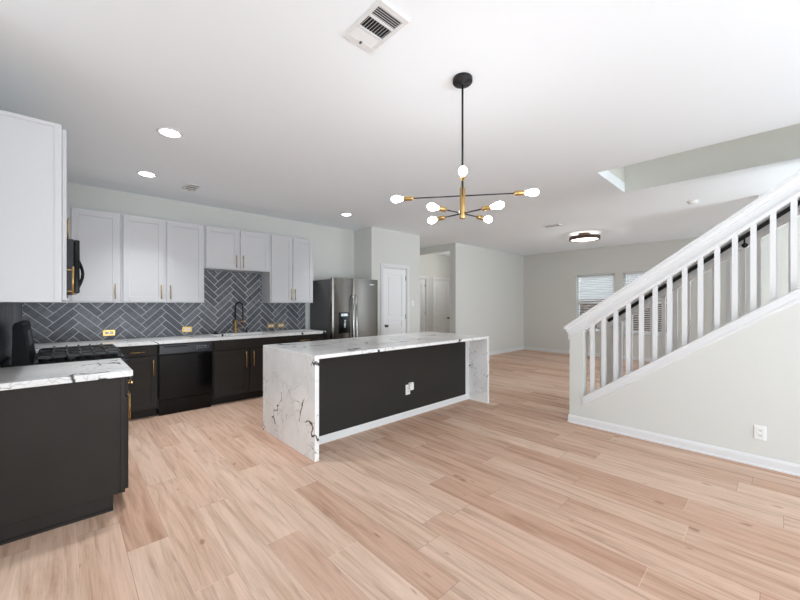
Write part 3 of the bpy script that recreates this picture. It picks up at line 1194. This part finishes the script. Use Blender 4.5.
d1 = fridge_door(fx0, xs - .003, 'freezer_door')
d2 = fridge_door(xs + .003, fx1, 'fridge_door')
for d, hx in ((d1, xs - .026), (d2, xs + .04)):
    pts = [(hx, fy_ + .002, 1.50), (hx, fy_ - .035, 1.47), (hx, fy_ - .05, 1.38), (hx, fy_ - .053, 1.0), (hx, fy_ - .05, .62), (hx, fy_ - .035, .53), (hx, fy_ + .002, .50)]
    MB().tube(pts, .013, 10).build('handle', M['steel_light'], d)
m = MB()
m.box(3.285, 3.505, fy_ - .004, fy_ + .01, .87, 1.215, .004)
dp = m.build('dispenser', M['black_gloss'], d1)
m = MB()
m.box(3.33, 3.46, fy_ - .007, fy_ - .004, 1.15, 1.195, .002)
m.lathe([(.018, 0), (.022, .02), (.012, .05), (0, .05)], (3.40, fy_ - .012, 1.09), (0, 0, -1), 12)
m.box(3.385, 3.415, fy_ - .012, fy_ - .004, .96, 1.04, .003)
m.build('spout', M['steel_light'], d1)
MB().box(3.93, 4.03, fy_ - .003, fy_ + .008, 1.685, 1.705, .002).build('badge', M['steel_light'], d2)

# ------------------------------------------------------------------ island
IX0, IX1, IY0, IY1 = 1.568, 4.25, 2.735, 3.835
m = MB()
m.box(IX0, IX1, IY0, IY1, CH - .033, CH, .002)
m.box(IX0, IX0 + .04, IY0, IY1, 0, CH - .033)
m.box(IX1 - .04, IX1, IY0, IY1, 0, CH - .033)
tag(m.build('island_countertop', M['quartz']), 'white waterfall quartz countertop with black veins over the island', 'countertop')
t = thing('kitchen_island', 'charcoal island base under the waterfall quartz top', 'island', ((IX0 + IX1) / 2, 3.3, 0))
PYI = 3.062
MB().box(IX0 + .0405, IX1 - .0405, PYI + .016, IY1 - .06, .0, CH - .0345).build('cabinet_body', M['dark_cab'], t)
MB().box(IX0 + .0405, IX1 - .092, PYI, PYI + .016, .06, CH - .0345).build('back_panel', M['dark_panel'], t)
m = MB()
m.prism([(IX0 + .0405, PYI + .016, 0), (IX0 + .0405, PYI - .018, 0), (IX0 + .0405, PYI - .018, .014), (IX0 + .0405, PYI - .012, .02), (IX0 + .0405, PYI - .012, .058), (IX0 + .0405, PYI - .004, .072), (IX0 + .0405, PYI + .0, .072), (IX0 + .0405, PYI + .016, .06)], (IX1 - IX0 - .081, 0, 0))
m.build('baseboard', M['trim'], t)
m = MB().box(IX1 - .092, IX1 - .0405, PYI - .002, PYI + .016, .06, CH - .0345, .002)
m.box(IX1 - .066, IX1 - .0405, PYI - .016, PYI - .002, .072, CH - .0345, .002)
m.build('corner_trim', M['trim'], t)
white_outlet((3.005, PYI - .0005, .33), 0, 'white outlet with a plugged-in adapter on the dark island panel', plug=True)
white_outlet((KX - .0005, .113, .283), R(-90), 'white outlet low on the stair knee wall at right')
white_outlet((XF - .0005, 3.83, .36), R(-90), 'small white outlet low on the far living room wall beside the stair post')
white_outlet((5.235, PY - .0005, 1.36), 0, 'white light switch on the wall right of the pantry door', switch=True)

# ------------------------------------------------------------------ ceiling fittings
# chandelier
CX, CY = 1.838, 1.377
t = thing('chandelier', 'black and brass sputnik chandelier with eight lit bulbs', 'chandelier', (CX, CY, CZ))
MB().lathe([(.060, 0), (.062, -.004), (.062, -.026), (.058, -.032), (.012, -.034), (.012, -.045), (0, -.045)], (CX, CY, CZ), n=28).build('canopy', M['black_satin'], t)
MB().tube([(CX, CY, CZ - .03), (CX, CY, 2.07)], .0065, 10).build('rod', M['black_satin'], t)
MB().lathe([(0, 0), (.016, 0), (.0175, .004), (.0175, .19), (.012, .196), (.012, .206), (0, .206)], (CX, CY, 1.90), n=18).build('hub', M['brass'], t)
Fv = Vector((math.cos(R(46.77)), math.sin(R(46.77)), 0))
Rv = Vector((Fv.y, -Fv.x, 0))
ang0 = math.atan2(-.14, .826)
arms = []
for k in range(4):
    arms.append((ang0 + k * math.pi / 2, 2.045, .32))
for (la, de) in ((-.215, -.16), (.203, .16), (-.18, .19), (.171, -.18)):
    arms.append((math.atan2(de, la), 1.934, .15))
for (an, z, rl) in arms:
    d = Rv * math.cos(an) + Fv * math.sin(an)
    o_ = Vector((CX, CY, z))
    a = MB().tube([o_ + d * .01, o_ + d * rl], .0042, 8).build('arm', M['black_satin'], t)
    MB().lathe([(.006, -.008), (.0135, 0), (.0145, .003), (.0145, .058), (.011, .060), (0, .058)], o_ + d * rl, d, 16).build('socket', M['brass'], a)
    MB().lathe([(.010, .056), (.012, .068), (.019, .088), (.0225, .105), (.021, .122), (.013, .136), (0, .141)], o_ + d * rl, d, 16).build('bulb', M['bulb'], a)

# recessed lights
for (x, y, lb) in ((.644, 3.49, 'round recessed ceiling light nearest the camera above the range side'),
                   (.664, 4.78, 'round recessed ceiling light above the left wall cabinets'),
                   (3.293, 4.755, 'round recessed ceiling light in front of the refrigerator')):
    t = thing('recessed_light', lb, 'ceiling light', (x, y, CZ), 'recessed kitchen lights')
    MB().lathe([(.068, 0), (.068, -.004), (.09, -.006), (.096, -.003), (.096, 0)], (x, y, CZ), n=32).build('trim_ring', M['trim'], t)
    MB().lathe([(0, -.0062), (.067, -.0062), (.067, -.003), (0, -.003)], (x, y, CZ), n=32).build('lens', M['can'], t)
    dl = bpy.data.lights.new('can_glow', 'SPOT')
    dl.energy = 74
    dl.spot_size = R(94)
    dl.spot_blend = .9
    dl.shadow_soft_size = .06
    dl.color = (.95, .97, 1)
    lo = bpy.data.objects.new('can_glow', dl)
    lo.parent = t
    lo.location = (0, 0, -.02)
    col.objects.link(lo)

# flush mount lamp
x, y = 7.73, 2.73
t = thing('flush_ceiling_light', 'bronze ringed disc ceiling light lit in the living room', 'ceiling light', (x, y, CZ))
MB().lathe([(.11, 0), (.11, -.03), (.04, -.034), (.04, -.07), (0, -.07)], (x, y, CZ), n=28).build('canopy', M['bronze'], t)
MB().lathe([(.0, -.066), (.278, -.066), (.286, -.07), (.286, -.134), (.282, -.138), (.264, -.138), (.262, -.134), (.262, -.10), (0, -.10)], (x, y, CZ), n=40).build('ring', M['bronze'], t)
MB().lathe([(.0, -.116), (.255, -.116), (.261, -.110), (.261, -.1005), (0, -.1005)], (x, y, CZ), n=40).build('diffuser', M['diffuser'], t)
MB().lathe([(.19, -.066), (.26, -.066), (.26, -.063), (.19, -.063), (.19, -.066)], (x, y, CZ), n=40).build('halo_strip', M['halo'], t)
point('flush_glow', (0, 0, -.22), 12, (.9, .96, 1), .15, t)


# air registers
def register(x0, x1, y0, y1, label, detail):
    t = thing('ceiling_vent', label, 'vent', ((x0 + x1) / 2, (y0 + y1) / 2, CZ))
    m = MB()
    b_ = .022
    be = .034
    z0, z1 = CZ - .010, CZ
    for q in ((x0, x1, y0, y0 + be), (x0, x1, y1 - be, y1), (x0, x0 + b_, y0 + be, y1 - be), (x1 - b_, x1, y0 + be, y1 - be)):
        m.box(*q, z0, z1, .003)
    L_ = y1 - y0 - 2 * be
    ya, yb = y0 + be + L_ * .29, y0 + be + L_ * .68
    m.box(x0 + b_, x1 - b_, ya - .006, ya + .006, z0, z1)
    m.box(x0 + b_, x1 - b_, yb - .006, yb + .006, z0, z1)
    m.build('frame', M['trim'], t)
    MB().box(x0 + b_, x1 - b_, y0 + be, y1 - be, CZ - .0015, CZ - .0005).build('backing', M['dark_slot'], t)
    m = MB()
    n = 5

    def slat_x(yc, tl):      # slat running along x
        dy, dz = math.cos(tl) * .0075, math.sin(tl) * .0075
        m.prism([(x0 + b_, yc - dy, z0 + .005 - dz), (x0 + b_, yc + dy, z0 + .005 + dz), (x0 + b_, yc + dy, z0 + .0065 + dz), (x0 + b_, yc - dy, z0 + .0065 - dz)], (x1 - x0 - 2 * b_, 0, 0))
    s1 = (ya - .006 - y0 - be)
    for k in range(n if detail else 0):
        slat_x(y0 + be + s1 * (k + .5) / n, R(38))
    s2 = (y1 - be - yb - .006)
    for k in range(n + 2 if detail else 0):
        slat_x(yb + .006 + s2 * (k + .5) / (n + 2), R(-38))
    nx = 9
    if not detail:
        for q0, q1 in ((y0 + be, ya - .006), (yb + .006, y1 - be)):
            for k in range(nx):
                xc = x0 + b_ + (x1 - x0 - 2 * b_) * (k + .5) / nx
                m.prism([(xc - .005, q0, z0 + .002), (xc + .004, q0, z0 + .008), (xc + .004, q0, z0 + .009), (xc - .005, q0, z0 + .003)], (0, q1 - q0, 0))
    for k in range(nx):
        xc = x0 + b_ + (x1 - x0 - 2 * b_) * (k + .5) / nx
        dx, dz = math.cos(R(60)) * .0075, math.sin(R(60)) * .006
        m.prism([(xc - dx, ya + .006, z0 + .004 - dz * .4), (xc + dx, ya + .006, z0 + .004 + dz), (xc + dx, ya + .006, z0 + .0055 + dz), (xc - dx, ya + .006, z0 + .0055 - dz * .4)], (0, yb - ya - .012, 0))
    m.build('louvers', M['trim'], t)
    MB().box((x0 + x1) / 2 - .006, (x0 + x1) / 2 + .006, y1 - be - .004, y1 - be + .014, z0 - .006, z0 + .001, .002).build('damper_lever', M['nickel'], t)
    return t


register(1.072, 1.268, 1.275, 1.585, 'white ceiling register nearest the camera at the top of the photo', True)
register(1.06, 1.21, 4.80, 5.08, 'small white ceiling vent above the white wall cabinets', False)
register(6.44, 6.62, 2.70, 3.00, 'white ceiling vent beside the disc light in the living room', False)

t = thing('smoke_detector', 'round white smoke detector on the ceiling beyond the stair opening', 'smoke detector', (6.38, .83, CZ))
MB().lathe([(.066, 0), (.066, -.012), (.058, -.02), (0, -.02)], (6.38, .83, CZ), n=28).build('base', M['white_plastic'], t)
MB().lathe([(.05, -.02), (.048, -.034), (.035, -.040), (0, -.041)], (6.38, .83, CZ), n=28).build('cover', M['white_plastic'], t)
